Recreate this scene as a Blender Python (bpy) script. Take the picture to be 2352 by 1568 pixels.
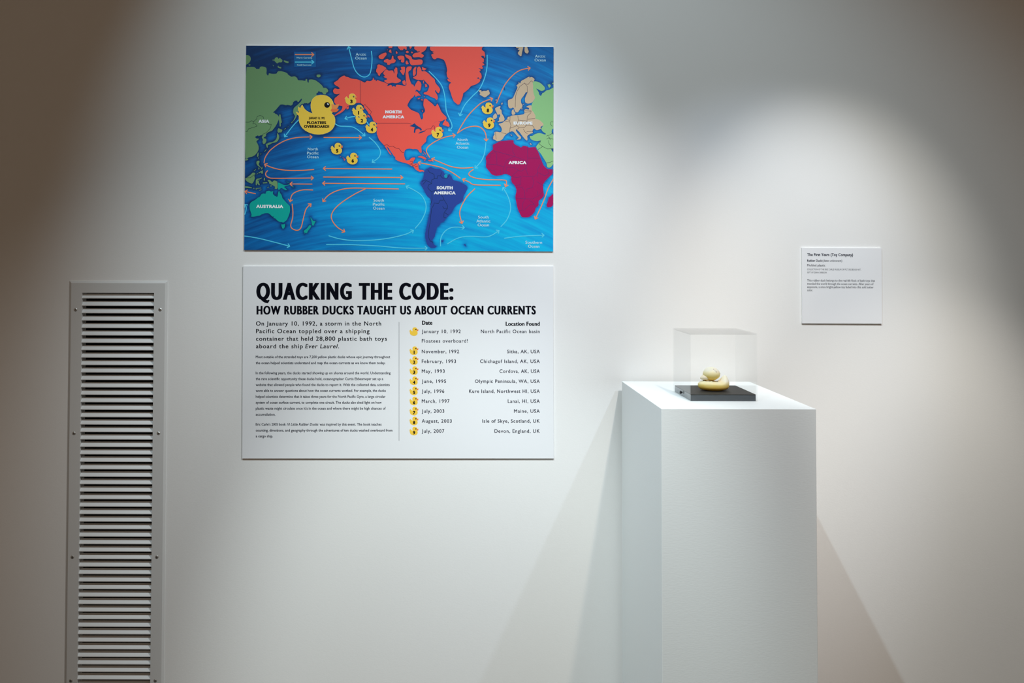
import bpy, bmesh, math, random
import numpy as np
from mathutils import Vector, Matrix
from mathutils.geometry import tessellate_polygon, interpolate_bezier

random.seed(4)
SC = bpy.context.scene
for _o in list(bpy.data.objects):
    bpy.data.objects.remove(_o)
COL = SC.collection

# ------------------------------------------------------------------ camera
F = 2000.0                       # focal length in pixels of the 2352 x 1568 frame
VP = (1005.0, 582.0)             # where the wall's normal meets the picture (shifted lens)
PITCH, ROLL = math.radians(1.3), math.radians(0.15)
CX, CY = VP[0], VP[1] - F * math.tan(PITCH)
CAM = Vector((0.0, 0.0, 1.45))
fwd = Vector((0, math.cos(PITCH), math.sin(PITCH)))
up0 = Vector((0, -math.sin(PITCH), math.cos(PITCH)))
right0 = Vector((1, 0, 0))
rgt = right0 * math.cos(ROLL) + up0 * math.sin(ROLL)
up = up0 * math.cos(ROLL) - right0 * math.sin(ROLL)
cam_d = bpy.data.cameras.new('camera')
cam_o = bpy.data.objects.new('camera', cam_d)
COL.objects.link(cam_o)
cam_o.matrix_world = Matrix(((rgt.x, up.x, -fwd.x, CAM.x), (rgt.y, up.y, -fwd.y, CAM.y),
                             (rgt.z, up.z, -fwd.z, CAM.z), (0, 0, 0, 1)))
cam_d.sensor_fit = 'HORIZONTAL'
cam_d.sensor_width = 36.0
cam_d.lens = 36.0 * F / 2352.0
cam_d.shift_x = (1176 - CX) / 2352.0
cam_d.shift_y = (CY - 784) / 2352.0
cam_d.clip_start, cam_d.clip_end = 0.05, 60
SC.camera = cam_o


def at(u, v, Y):
    """the point of the plane y = Y seen at photo pixel (u, v)"""
    d = rgt * (u - CX) + up * (CY - v) + fwd * F
    return CAM + d * (Y / d.y)


# ------------------------------------------------------------------ world, lights, exposure
WALL = 2.552
world = bpy.data.worlds.new('gallery')
SC.world = world
world.use_nodes = True
bg = world.node_tree.nodes['Background']
bg.inputs['Color'].default_value = (1.0, 0.72, 0.50, 1)
bg.inputs['Strength'].default_value = 0.18


def spot(name, loc, aim, power, color, angle, blend, radius):
    d = bpy.data.lights.new(name, 'SPOT')
    d.energy, d.color = power, color
    d.spot_size, d.spot_blend = math.radians(angle), blend
    d.shadow_soft_size = radius
    o = bpy.data.objects.new(name, d)
    COL.objects.link(o)
    o.location = loc
    o.rotation_euler = (Vector(aim) - Vector(loc)).to_track_quat('-Z', 'Y').to_euler()
    return o


LAMP = 45.9
for _n, _p, _a, _c, _ang, _bl in (
        ('track_spot_map', (-0.6549, 0.5448, 4.0824), (0.5166, WALL, 0.9267), (2.977, 3.767, 4.125), 55.7, 0.700),
        ('track_spot_label', (1.4229, 1.1107, 2.9793), (0.8050, WALL, 1.0590), (0.766, 0.904, 1.130), 36.1, 0.700),
        ('track_spot_wash', (1.0662, 1.2036, 2.7981), (1.1325, WALL, 1.2740), (1.651, 1.597, 1.480), 34.0, 0.914),
        ('added_spot_case', (0.7847, 1.2321, 2.7426), (-0.1021, WALL, 1.3433), (1.029, 1.311, 1.542), 49.7, 1.000),  # added lamp above the plinth, which hides its shadow; evens the wall's brightness
        ('added_spot_panel', (0.8154, 1.2321, 2.7426), (-0.3500, WALL, -0.4000), (1.255, 1.057, 0.857), 74.3, 0.700),  # another added lamp above the plinth, a broad fill for the wall
        ('added_spot_text', (-0.2595, 0.9386, 3.3147), (0.2097, WALL, -0.4000), (4.970, 5.510, 5.480), 34.0, 0.700),  # added fill on the map spot's bearing, so their shadow edges coincide
        ('added_spot_corner', (1.3107, 1.2321, 2.7426), (1.4441, WALL, 0.2858), (1.827, 1.727, 1.566), 34.0, 0.723)):  # added fill on the label spot's bearing, only to balance the wall's brightness
    _m = max(_c)
    spot(_n, _p, _a, LAMP * _m, tuple(x / _m for x in _c), _ang, _bl, 0.025)

SC.view_settings.view_transform = 'Standard'
SC.view_settings.look = 'None'
SC.view_settings.gamma = 1.0
SC.view_settings.exposure = 0.0
SC.view_settings.use_curve_mapping = False
SC.cycles.use_denoising = True
SC.cycles.max_bounces = 16
SC.cycles.glossy_bounces = 14
SC.cycles.diffuse_bounces = 5
SC.cycles.transparent_max_bounces = 24


# ------------------------------------------------------------------ helpers
def lin(r, g, b):
    def f(c):
        c /= 255.0
        return c / 12.92 if c <= 0.04045 else ((c + 0.055) / 1.055) ** 2.4
    return (f(r), f(g), f(b), 1.0)


def link(name, me, mat, parent=None, loc=None):
    o = bpy.data.objects.new(name, me)
    COL.objects.link(o)
    if mat is not None:
        me.materials.clear()
        for m in (mat if isinstance(mat, (list, tuple)) else [mat]):
            me.materials.append(m)
    if parent is not None:
        o.parent = parent
    if loc is not None:
        o.location = loc
    return o


def from_bm(name, bm, mat, parent=None, loc=None, smooth=False):
    me = bpy.data.meshes.new(name)
    bm.normal_update()
    bm.to_mesh(me)
    bm.free()
    if smooth:
        for p in me.polygons:
            p.use_smooth = True
    return link(name, me, mat, parent, loc)


def empty(name, loc):
    o = bpy.data.objects.new(name, None)
    o.empty_display_size = 0.05
    COL.objects.link(o)
    o.location = loc
    return o


def tag(o, label, cat=None, group=None, kind=None):
    if label:
        o['label'] = label
    if cat:
        o['category'] = cat
    if group:
        o['group'] = group
    if kind:
        o['kind'] = kind
    return o


def add_box(bm, a, b, mi=0):
    x0, y0, z0 = a
    x1, y1, z1 = b
    v = [bm.verts.new(p) for p in ((x0, y0, z0), (x1, y0, z0), (x1, y1, z0), (x0, y1, z0),
                                   (x0, y0, z1), (x1, y0, z1), (x1, y1, z1), (x0, y1, z1))]
    fs = [bm.faces.new([v[i] for i in q]) for q in ((3, 2, 1, 0), (4, 5, 6, 7), (0, 1, 5, 4), (1, 2, 6, 5),
                                                    (2, 3, 7, 6), (3, 0, 4, 7))]
    for f in fs:
        f.material_index = mi
    return v, fs


def bevel_all(bm, w, seg=2):
    bmesh.ops.bevel(bm, geom=list(bm.edges), offset=w, segments=seg, affect='EDGES', profile=0.5)


# ------------------------------------------------------------------ materials
def principled(name, col, rough=0.5, spec=0.3, metal=0.0):
    m = bpy.data.materials.new(name)
    m.use_nodes = True
    p = m.node_tree.nodes['Principled BSDF']
    p.inputs['Base Color'].default_value = col
    p.inputs['Roughness'].default_value = rough
    p.inputs['Specular IOR Level'].default_value = spec
    p.inputs['Metallic'].default_value = metal
    return m


def with_bump(m, scale, strength, dist, stretch=(1, 1, 1), detail=4.0):
    nt = m.node_tree
    p = nt.nodes['Principled BSDF']
    tc = nt.nodes.new('ShaderNodeTexCoord')
    mp = nt.nodes.new('ShaderNodeMapping')
    mp.inputs['Scale'].default_value = stretch
    nz = nt.nodes.new('ShaderNodeTexNoise')
    nz.inputs['Scale'].default_value = scale
    nz.inputs['Detail'].default_value = detail
    b = nt.nodes.new('ShaderNodeBump')
    b.inputs['Strength'].default_value = strength
    b.inputs['Distance'].default_value = dist
    nt.links.new(tc.outputs['Object'], mp.inputs['Vector'])
    nt.links.new(mp.outputs['Vector'], nz.inputs['Vector'])
    nt.links.new(nz.outputs['Fac'], b.inputs['Height'])
    nt.links.new(b.outputs['Normal'], p.inputs['Normal'])
    return m


M = {}
M['wall'] = with_bump(principled('wall_paint', (0.86, 0.86, 0.85, 1), 0.65, 0.25), 300, 0.16, 0.0008, (0.7, 1, 1.2))
M['pedestal'] = with_bump(principled('pedestal_paint', (0.85, 0.905, 0.925, 1), 0.5, 0.3), 260, 0.14, 0.0010, (0.45, 1, 1.3))
M['floor'] = with_bump(principled('floor_concrete', (0.09, 0.07, 0.055, 1), 0.45, 0.4), 30, 0.1, 0.002)
M['ceiling'] = principled('ceiling_paint', (0.6, 0.58, 0.56, 1), 0.8, 0.2)
M['vent'] = principled('vent_enamel', (0.68, 0.685, 0.68, 1), 0.4, 0.35)
M['slat'] = principled('slat_enamel', (0.80, 0.815, 0.82, 1), 0.4, 0.35)
M['duct'] = principled('duct_black', (0.012, 0.011, 0.010, 1), 0.8, 0.1)
M['screw'] = principled('screw_steel', (0.55, 0.55, 0.53, 1), 0.35, 0.5, 0.8)
M['dark'] = principled('recess_dark', (0.02, 0.02, 0.02, 1), 0.6, 0.2)
M['board'] = principled('panel_white', (0.86, 0.875, 0.90, 1), 0.5, 0.3)
M['edge'] = principled('foam_edge', (0.45, 0.42, 0.38, 1), 0.8, 0.1)
M['ink'] = principled('ink_black', (0.003, 0.0035, 0.008, 1), 0.7, 0.06)
M['ink_soft'] = principled('ink_navy_grey', (0.016, 0.018, 0.038, 1), 0.7, 0.06)
M['rule'] = principled('ink_rule', (0.25, 0.26, 0.27, 1), 0.6, 0.15)
PR = dict(asia=(118, 160, 110), asia_light=(150, 204, 138), america=(255, 94, 80), indigo=(42, 70, 158), magenta=(172, 0, 92), tan=(214, 186, 154),
          teal=(0, 172, 160), orange=(253, 146, 104), salmon=(246, 160, 140), cyan=(86, 212, 246), white=(245, 248, 252),
          navy=(14, 46, 84), border=(58, 30, 62), mauve=(112, 40, 116), green_line=(38, 66, 60), guiana=(14, 160, 190),
          duck=(252, 208, 74), rim=(255, 232, 140), beak=(250, 150, 84), beak_dark=(248, 120, 66), black=(10, 8, 10),
          text=(196, 236, 250), key=(0, 98, 162), lake=(8, 70, 130), deep=(16, 60, 140))
for k, c in PR.items():
    M[k] = principled('print_' + k, lin(*c), 0.5, 0.25)


def ocean_material():
    m = principled('print_ocean', (0, 0.2, 0.5, 1), 0.5, 0.25)
    nt = m.node_tree
    N, L = nt.nodes, nt.links
    p = N['Principled BSDF']
    tc = N.new('ShaderNodeTexCoord')
    sep = N.new('ShaderNodeSeparateXYZ')
    L.new(tc.outputs['Object'], sep.inputs[0])

    def math_(op, a, b=None):
        n = N.new('ShaderNodeMath')
        n.operation = op
        for i, s in enumerate((a, b)):
            if s is None:
                continue
            if isinstance(s, (int, float)):
                n.inputs[i].default_value = s
            else:
                L.new(s, n.inputs[i])
        return n.outputs[0]
    x, z = sep.outputs['X'], sep.outputs['Z']
    # the print's own wash: dark upper left, bright lower right
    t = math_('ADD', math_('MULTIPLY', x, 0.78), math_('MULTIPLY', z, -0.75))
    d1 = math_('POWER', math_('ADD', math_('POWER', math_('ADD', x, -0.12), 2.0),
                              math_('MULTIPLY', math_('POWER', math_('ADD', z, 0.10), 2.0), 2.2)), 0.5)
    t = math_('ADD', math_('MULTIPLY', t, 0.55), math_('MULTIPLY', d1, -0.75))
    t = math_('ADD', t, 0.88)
    # brush streaks that fan out to the right
    mp = N.new('ShaderNodeMapping')
    mp.inputs['Scale'].default_value = (1.6, 1, 24)
    mp.inputs['Rotation'].default_value = (0, math.radians(0), 0)
    cmb = N.new('ShaderNodeCombineXYZ')
    bend = math_('ADD', z, math_('ADD', math_('MULTIPLY', math_('POWER', math_('ADD', x, 0.1), 2.0), 0.5), math_('MULTIPLY', x, -0.04)))
    # below the middle the strokes rise to the right, above it they fall
    L.new(x, cmb.inputs[0])
    L.new(bend, cmb.inputs[2])
    L.new(cmb.outputs[0], mp.inputs['Vector'])
    nz = N.new('ShaderNodeTexNoise')
    nz.inputs['Scale'].default_value = 2.2
    nz.inputs['Detail'].default_value = 5
    nz.inputs['Roughness'].default_value = 0.62
    L.new(mp.outputs['Vector'], nz.inputs['Vector'])
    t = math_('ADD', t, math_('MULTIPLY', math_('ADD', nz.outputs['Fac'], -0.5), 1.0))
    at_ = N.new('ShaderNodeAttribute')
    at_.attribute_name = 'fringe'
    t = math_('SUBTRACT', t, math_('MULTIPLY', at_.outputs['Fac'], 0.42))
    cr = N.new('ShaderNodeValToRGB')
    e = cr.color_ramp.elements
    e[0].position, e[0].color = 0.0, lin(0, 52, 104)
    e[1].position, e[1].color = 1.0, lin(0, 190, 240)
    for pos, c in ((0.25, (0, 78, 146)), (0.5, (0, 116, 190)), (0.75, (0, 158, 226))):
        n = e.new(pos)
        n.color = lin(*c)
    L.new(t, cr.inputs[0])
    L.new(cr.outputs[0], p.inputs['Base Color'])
    return m


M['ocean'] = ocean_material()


def acrylic(name, tint, refl):
    m = bpy.data.materials.new(name)
    m.use_nodes = True
    nt = m.node_tree
    nt.nodes.remove(nt.nodes['Principled BSDF'])
    out = nt.nodes['Material Output']
    fr = nt.nodes.new('ShaderNodeFresnel')
    fr.inputs['IOR'].default_value = refl
    tr = nt.nodes.new('ShaderNodeBsdfTransparent')
    tr.inputs['Color'].default_value = tint
    gl = nt.nodes.new('ShaderNodeBsdfGlossy')
    gl.inputs['Roughness'].default_value = 0.02
    mx = nt.nodes.new('ShaderNodeMixShader')
    ge = nt.nodes.new('ShaderNodeNewGeometry')
    mr = nt.nodes.new('ShaderNodeMapRange')              # leaving the sheet reflects like entering it
    mr.inputs['To Min'].default_value = refl
    mr.inputs['To Max'].default_value = 1.0 / refl
    nt.links.new(ge.outputs['Backfacing'], mr.inputs['Value'])
    nt.links.new(mr.outputs[0], fr.inputs['IOR'])
    nt.links.new(fr.outputs[0], mx.inputs[0])
    nt.links.new(tr.outputs[0], mx.inputs[1])
    nt.links.new(gl.outputs[0], mx.inputs[2])
    nt.links.new(mx.outputs[0], out.inputs['Surface'])
    return m


M['acrylic'] = acrylic('clear_acrylic', (0.998, 1.0, 1.0, 1), 1.25)


def acrylic_edge():
    m = bpy.data.materials.new('polished_acrylic_edge')
    m.use_nodes = True
    nt = m.node_tree
    p = nt.nodes['Principled BSDF']
    p.inputs['Base Color'].default_value = (0.92, 0.95, 0.96, 1)
    p.inputs['Roughness'].default_value = 0.2
    out = nt.nodes['Material Output']
    tr = nt.nodes.new('ShaderNodeBsdfTransparent')
    mx = nt.nodes.new('ShaderNodeMixShader')
    mx.inputs[0].default_value = 0.8
    nt.links.new(tr.outputs[0], mx.inputs[1])
    nt.links.new(p.outputs[0], mx.inputs[2])
    nt.links.new(mx.outputs[0], out.inputs['Surface'])
    return m


M['acrylic_edge'] = acrylic_edge()
M['base'] = principled('base_gloss_black', (0.040, 0.050, 0.060, 1), 0.06, 0.6)
M['pad'] = principled('matte_black_mat', (0.030, 0.030, 0.029, 1), 0.6, 0.3)


def duck_material(name, z0, z1):
    m = principled(name, (0.8, 0.7, 0.4, 1), 0.42, 0.35)
    nt = m.node_tree
    N, L = nt.nodes, nt.links
    p = N['Principled BSDF']
    tc = N.new('ShaderNodeTexCoord')
    sep = N.new('ShaderNodeSeparateXYZ')
    L.new(tc.outputs['Object'], sep.inputs[0])
    nz = N.new('ShaderNodeTexNoise')
    nz.inputs['Scale'].default_value = 60
    nz.inputs['Detail'].default_value = 3
    L.new(tc.outputs['Object'], nz.inputs['Vector'])
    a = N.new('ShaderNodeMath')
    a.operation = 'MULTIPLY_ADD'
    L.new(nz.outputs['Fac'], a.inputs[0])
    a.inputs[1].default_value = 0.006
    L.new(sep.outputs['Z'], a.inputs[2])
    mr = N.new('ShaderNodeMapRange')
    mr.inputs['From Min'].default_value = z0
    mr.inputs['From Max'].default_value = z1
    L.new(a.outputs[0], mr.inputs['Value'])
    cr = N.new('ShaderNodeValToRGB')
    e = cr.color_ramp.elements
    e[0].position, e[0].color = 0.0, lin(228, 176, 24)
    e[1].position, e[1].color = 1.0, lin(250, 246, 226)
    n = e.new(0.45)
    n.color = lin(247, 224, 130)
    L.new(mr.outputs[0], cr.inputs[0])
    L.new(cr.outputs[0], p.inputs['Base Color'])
    p.inputs['Subsurface Weight'].default_value = 0.4
    p.inputs['Subsurface Radius'].default_value = (0.006, 0.004, 0.0015)
    p.inputs['Subsurface Scale'].default_value = 0.6
    return m


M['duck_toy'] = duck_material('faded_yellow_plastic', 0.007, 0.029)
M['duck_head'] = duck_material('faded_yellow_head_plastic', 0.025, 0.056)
M['duck_bill'] = principled('faded_bill_plastic', lin(248, 238, 212), 0.45, 0.3)
M['crack'] = principled('old_paint_mark', lin(78, 54, 20), 0.7, 0.1)

# ------------------------------------------------------------------ room shell
VF = WALL - 0.006                # front of the vent frame
v_tl, v_tr = at(159, 645, VF), at(384, 645, VF)
o_tl, o_tr = at(188, 672, VF), at(354, 672, VF)
OX0, OX1, OZ1, OZ0 = o_tl.x, o_tr.x, o_tl.z, 0.075
bm = bmesh.new()
add_box(bm, (-4.5, WALL, 0), (OX0 - .004, WALL + .14, 5.0))
add_box(bm, (OX1 + .004, WALL, 0), (5.0, WALL + .14, 5.0))
add_box(bm, (OX0 - .004, WALL, OZ1 + .004), (OX1 + .004, WALL + .14, 5.0))
add_box(bm, (OX0 - .004, WALL, 0), (OX1 + .004, WALL + .14, OZ0 - .004))
tag(from_bm('wall_back', bm, M['wall']), 'white painted gallery wall behind the signs and plinth', kind='structure')
bm = bmesh.new()
add_box(bm, (-4.5, -3.5, -0.1), (5.0, WALL + .14, 0))
tag(from_bm('floor', bm, M['floor']), 'grey gallery floor below the picture', kind='structure')
bm = bmesh.new()
add_box(bm, (-4.5, -3.5, 5.0), (5.0, WALL + .14, 5.1))
tag(from_bm('ceiling', bm, M['ceiling']), 'gallery ceiling above the picture', kind='structure')


# ------------------------------------------------------------------ wall vent
def build_vent():
    x0, x1, z1 = v_tl.x, v_tr.x, v_tl.z
    z0 = OZ0 - 0.032
    root = empty('wall_vent', ((x0 + x1) / 2, WALL, z0))
    tag(root, 'tall white louvred air return grille set into the left of the wall', 'vent')
    bx, bz = (x0 + x1) / 2, z0
    bm = bmesh.new()
    th, bv = WALL - VF, 0.006

    def ring(bm, a, b):
        """two rectangles (x0, x1, z0, z1, y) joined by four quads"""
        def vs(r):
            return [bm.verts.new((x - bx, r[4] - WALL, z - bz)) for x, z in ((r[0], r[2]), (r[1], r[2]), (r[1], r[3]), (r[0], r[3]))]
        A, B = vs(a), vs(b)
        for i in range(4):
            j = (i + 1) % 4
            bm.faces.new((A[i], A[j], B[j], B[i]))
    outer = (x0, x1, z0, z1)
    ring(bm, (*outer, WALL + .0005), (*outer, WALL - .002))
    ring(bm, (*outer, WALL - .002), (x0 + bv, x1 - bv, z0 + bv, z1 - bv, VF))
    inner = (OX0, OX1, OZ0, OZ1)
    ring(bm, (x0 + bv, x1 - bv, z0 + bv, z1 - bv, VF), (*inner, VF))
    ring(bm, (*inner, VF), (OX0 - .001, OX1 + .001, OZ0 - .001, OZ1 + .001, WALL + .030))
    bmesh.ops.remove_doubles(bm, verts=list(bm.verts), dist=1e-5)
    bmesh.ops.recalc_face_normals(bm, faces=list(bm.faces))
    from_bm('frame', bm, M['vent'], root)
    # blades: lower edge to the front, upper edge to the back
    pitch = 16.95 * VF / F
    bm = bmesh.new()
    z = OZ1 - 0.0100
    while z > OZ0 + 0.004:
        y0, y1, h = VF + .0012 - WALL, VF + .0128 - WALL, 0.0122
        t = 0.0009
        prof = [(y0, -h * .5), (y0 + .0008, -h * .5 - .0006), (y1, h * .5 - t), (y1, h * .5 + t), (y0, -h * .5 + 2 * t)]
        L = [bm.verts.new((OX0 - bx, y, z - bz + dz)) for y, dz in prof]
        R = [bm.verts.new((OX1 - bx, y, z - bz + dz)) for y, dz in prof]
        n = len(prof)
        for i in range(n):
            j = (i + 1) % n
            bm.faces.new((L[i], L[j], R[j], R[i]))
        bm.faces.new(L[::-1])
        bm.faces.new(R)
        z -= pitch
    bmesh.ops.recalc_face_normals(bm, faces=list(bm.faces))
    from_bm('louvre_slats', bm, M['slat'], root)
    bm = bmesh.new()
    a = (OX0 - .002 - bx, .029, OZ0 - .002 - bz)
    b = (OX1 + .002 - bx, .120, OZ1 + .002 - bz)
    v, fs = add_box(bm, a, b)
    bmesh.ops.delete(bm, geom=[fs[2]], context='FACES')
    tag(from_bm('duct_box', bm, M['duct'], root), 'black duct behind the slats')
    # screws
    for v_ in (711, 995, 1279, 1563):
        for u0, du in ((173.5, -.0128), (367.5, -.0128)):
            p = at(u0 + du * (v_ - 711), v_, VF)
            sm = bmesh.new()
            bmesh.ops.create_cone(sm, cap_ends=True, segments=20, radius1=.0052, radius2=.0034, depth=.0012,
                                  matrix=Matrix.Rotation(math.radians(90), 4, 'X'))
            s = from_bm('screw', sm, M['screw'], root, (p.x - bx, VF - .0006 - WALL, p.z - bz))
            sm = bmesh.new()
            add_box(sm, (-.0022, -.0002, -.0005), (.0022, .0002, .0005))
            add_box(sm, (-.0005, -.00021, -.0022), (.0005, .0002, .0022))
            from_bm('screw_slot', sm, M['dark'], s, (0, -.0007, 0))


build_vent()


# ------------------------------------------------------------------ flat print kit
class Board:
    """a rectangular panel on the wall; loc() turns a photo pixel into panel coordinates (x right, z up, origin at the centre)"""
    def __init__(self, name, tl, tr, bl, br, thick, label, cat):
        self.Y = WALL - thick
        P = [at(*c, self.Y) for c in (tl, tr, bl, br)]
        c = (P[0] + P[1] + P[2] + P[3]) / 4
        ax = ((P[1] - P[0]) + (P[3] - P[2])) / 2
        az = ((P[0] - P[2]) + (P[1] - P[3])) / 2
        self.w, self.h = ax.length, az.length
        self.rot = (math.atan2(ax.z, ax.x) + math.atan2(-az.x, az.z)) / 2
        self.c = c
        self.root = empty(name, (c.x, self.Y, c.z))
        self.root.rotation_euler = (0, -self.rot, 0)
        tag(self.root, label, cat)
        self.k = self.Y / F

    def loc(self, u, v):
        p = at(u, v, self.Y)
        dx, dz = p.x - self.c.x, p.z - self.c.z
        cs, sn = math.cos(self.rot), math.sin(self.rot)
        return (dx * cs + dz * sn, -dx * sn + dz * cs)

    def backing(self, thick, face_mat):
        bm = bmesh.new()
        v, fs = add_box(bm, (-self.w / 2, 0, -self.h / 2), (self.w / 2, thick - .0002, self.h / 2), 1)
        fs[2].material_index = 0
        return from_bm('board', bm, [face_mat, M['edge']], self.root)


STEP = 0.00013


class Ink:
    """collects flat shapes of one ink at one layer; build() makes ONE mesh"""
    def __init__(self, board, layer):
        self.b, self.y = board, -STEP * layer
        self.v, self.f, self.d, self.n = [], [], [], 0

    def add(self, pts, faces, lift=None):
        """overlapping pieces of one ink lie a few microns apart so that none shares a plane with its neighbour"""
        if lift is None:
            self.n += 1
            lift = 1 + self.n % 13
        k = len(self.v)
        self.v += pts
        self.d += [lift * 2e-6] * len(pts)
        self.f += [tuple(k + i for i in f) for f in faces]

    def poly(self, pts):
        pts = clip(pts, self.b)
        if len(pts) < 3:
            return
        tris = tessellate_polygon([[Vector((x, z, 0)) for x, z in pts]])
        self.add(pts, tris)

    def quad(self, pts, lift=None):
        self.add(pts, [tuple(range(len(pts)))], lift)

    def stroke(self, pts, w, round_ends=True, up=0):
        hw = w / 2
        for i, ((x0, z0), (x1, z1)) in enumerate(zip(pts, pts[1:])):
            dx, dz = x1 - x0, z1 - z0
            l = math.hypot(dx, dz)
            if l < 1e-9:
                continue
            nx, nz = -dz / l * hw, dx / l * hw
            q = clip([(x0 + nx, z0 + nz), (x1 + nx, z1 + nz), (x1 - nx, z1 - nz), (x0 - nx, z0 - nz)], self.b)
            if len(q) > 2:
                self.quad(q, up + 1 + i % 6)
        if round_ends:
            for i, (x, z) in enumerate(pts):
                q = clip([(x + hw * math.cos(a * math.pi / 6), z + hw * math.sin(a * math.pi / 6)) for a in range(12)], self.b)
                if len(q) > 2:
                    self.quad(q, up + 7 + i % 6)

    def build(self, name, mat, parent=None, label=None):
        if not self.f:
            return None
        me = bpy.data.meshes.new(name)
        fs = []
        for f in self.f:                                   # all faces towards the viewer (-y)
            a = 0.0
            for i in range(len(f)):
                x0, z0 = self.v[f[i]]
                x1, z1 = self.v[f[(i + 1) % len(f)]]
                a += x0 * z1 - x1 * z0
            fs.append(f if a > 0 else f[::-1])
        me.from_pydata([(x, self.y - d, z) for (x, z), d in zip(self.v, self.d)], [], fs)
        o = link(name, me, mat, parent or self.b.root)
        if label:
            o['label'] = label
        return o


def clip(pts, b):
    """Sutherland-Hodgman against the panel's rectangle"""
    for axis, lim, sgn in ((0, b.w / 2, 1), (0, -b.w / 2, -1), (1, b.h / 2, 1), (1, -b.h / 2, -1)):
        out = []
        n = len(pts)
        for i in range(n):
            p, q = pts[i], pts[(i + 1) % n]
            ip, iq = sgn * (lim - p[axis]) >= 0, sgn * (lim - q[axis]) >= 0
            if ip:
                out.append(p)
            if ip != iq:
                t = (lim - p[axis]) / (q[axis] - p[axis])
                out.append((p[0] + t * (q[0] - p[0]), p[1] + t * (q[1] - p[1])))
        pts = out
        if len(pts) < 3:
            return []
    return pts


_glyph = {}


def outlines(text, spacing, res):
    key = (text, spacing, res)
    if key in _glyph:
        return _glyph[key]
    cu = bpy.data.curves.new('lettering_source', 'FONT')
    cu.body, cu.size, cu.space_character, cu.resolution_u = text, 1.0, spacing, res
    o = bpy.data.objects.new('lettering_source', cu)
    COL.objects.link(o)
    dg = bpy.context.evaluated_depsgraph_get()
    ev = o.evaluated_get(dg)
    me = bpy.data.meshes.new_from_object(ev)
    V = [(v.co.x, v.co.y) for v in me.vertices]
    Fc = [tuple(p.vertices) for p in me.polygons]
    c2 = ev.to_curve(dg)
    loops = []
    for s in c2.splines:
        P = s.bezier_points
        lp = []
        for i in range(len(P)):
            a, b = P[i], P[(i + 1) % len(P)]
            straight = a.handle_right_type == 'VECTOR' and b.handle_left_type == 'VECTOR'
            seg = interpolate_bezier(a.co, a.handle_right, b.handle_left, b.co, 2 if straight else res + 1)
            lp += [(q.x, q.y) for q in seg[:-1]]
        loops.append(lp)
    ev.to_curve_clear()
    bpy.data.objects.remove(o)
    bpy.data.meshes.remove(me)
    bpy.data.curves.remove(cu)
    _glyph[key] = (V, Fc, loops)
    return _glyph[key]


CAP = 0.70            # capital height of the letters at size 1


def write(ink, text, left=None, right=None, base=0.0, cap=8.0, bold=(0, 0), spacing=1.0, res=3, slant=0.0):
    """sets a line of text: left / right photo pixels and baseline, cap height in pixels, bold = stroke growth in pixels"""
    V, Fc, loops = outlines(text, spacing, res)
    b = ink.b
    lx, lz = b.loc(left, base)
    rx, _ = b.loc(right, base)
    ox, oz = bold[0] * b.k, bold[1] * b.k
    xs = [v[0] for v in V]
    mn, mx = min(xs), max(xs)
    ch = cap * b.k
    sz = (ch - 2 * oz) / CAP
    sl = 0.0 if not slant else slant
    sx = (rx - lx - 2 * ox - sl * ch) / (mx - mn)

    def T(p):
        z = p[1] * sz
        return (lx + ox + (p[0] - mn) * sx + sl * max(z, -0.3 * ch), lz + oz + z)
    ink.add([T(p) for p in V], Fc, 0)
    if ox > 0 or oz > 0:
        for li, lp in enumerate(loops):
            pts = [T(p) for p in lp]
            pts = [p for i, p in enumerate(pts) if math.dist(p, pts[i - 1]) > 1e-7]
            m = len(pts)
            if m < 3:
                continue
            nr = []
            for i in range(m):
                p, q = pts[i], pts[(i + 1) % m]
                dx, dz = (q[0] - p[0]) / max(ox, 1e-9), (q[1] - p[1]) / max(oz, 1e-9)
                l = math.hypot(dx, dz) or 1
                nr.append((-dz / l, dx / l))
            for i in range(m):
                p, q = pts[i], pts[(i + 1) % m]
                nx, nz = nr[i][0] * ox, nr[i][1] * oz
                ink.quad([(p[0] + nx, p[1] + nz), (q[0] + nx, q[1] + nz), (q[0] - nx, q[1] - nz), (p[0] - nx, p[1] - nz)], 1 + (i + 5 * li) % 29)
                a, c = nr[i - 1], nr[i]
                cross = a[0] * c[1] - a[1] * c[0]
                dot = a[0] * c[0] + a[1] * c[1]
                if abs(cross) > 0.02:
                    s = -1 if cross > 0 else 1
                    kx = (a[0] + c[0]) / (1 + dot) if dot > -0.5 else 0
                    kz = (a[1] + c[1]) / (1 + dot) if dot > -0.5 else 0
                    quad = [p, (p[0] + s * a[0] * ox, p[1] + s * a[1] * oz)]
                    if dot > -0.5:
                        quad.append((p[0] + s * kx * ox, p[1] + s * kz * oz))
                    quad.append((p[0] + s * c[0] * ox, p[1] + s * c[1] * oz))
                    ink.quad(quad, 30 + (i + 5 * li) % 29)


# ------------------------------------------------------------------ the printed duck badge
DUCK = [(1060, 1075), (1040, 1035), (1030, 990), (1028, 945), (1036, 900), (1056, 862), (1086, 832), (1124, 813), (1166, 805), (1212, 806),
        (1252, 815), (1290, 834), (1322, 864), (1346, 902), (1358, 945), (1362, 990), (1354, 1030), (1338, 1055), (1326, 1072),
        (1352, 1092), (1370, 1122), (1378, 1160), (1377, 1208), (1365, 1252), (1340, 1292), (1304, 1326), (1258, 1350), (1204, 1366), (1140, 1371),
        (1076, 1366), (1012, 1348), (954, 1318), (908, 1280), (878, 1236), (862, 1190), (857, 1146), (858, 1103), (836, 1086), (814, 1047),
        (840, 1058), (866, 1064), (850, 1030), (847, 1002), (851, 976), (862, 985), (880, 998), (884, 975), (893, 958), (907, 948),
        (920, 978), (942, 1010), (972, 1036), (1010, 1056)]
DUCK_C = (1125, 1089)
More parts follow.
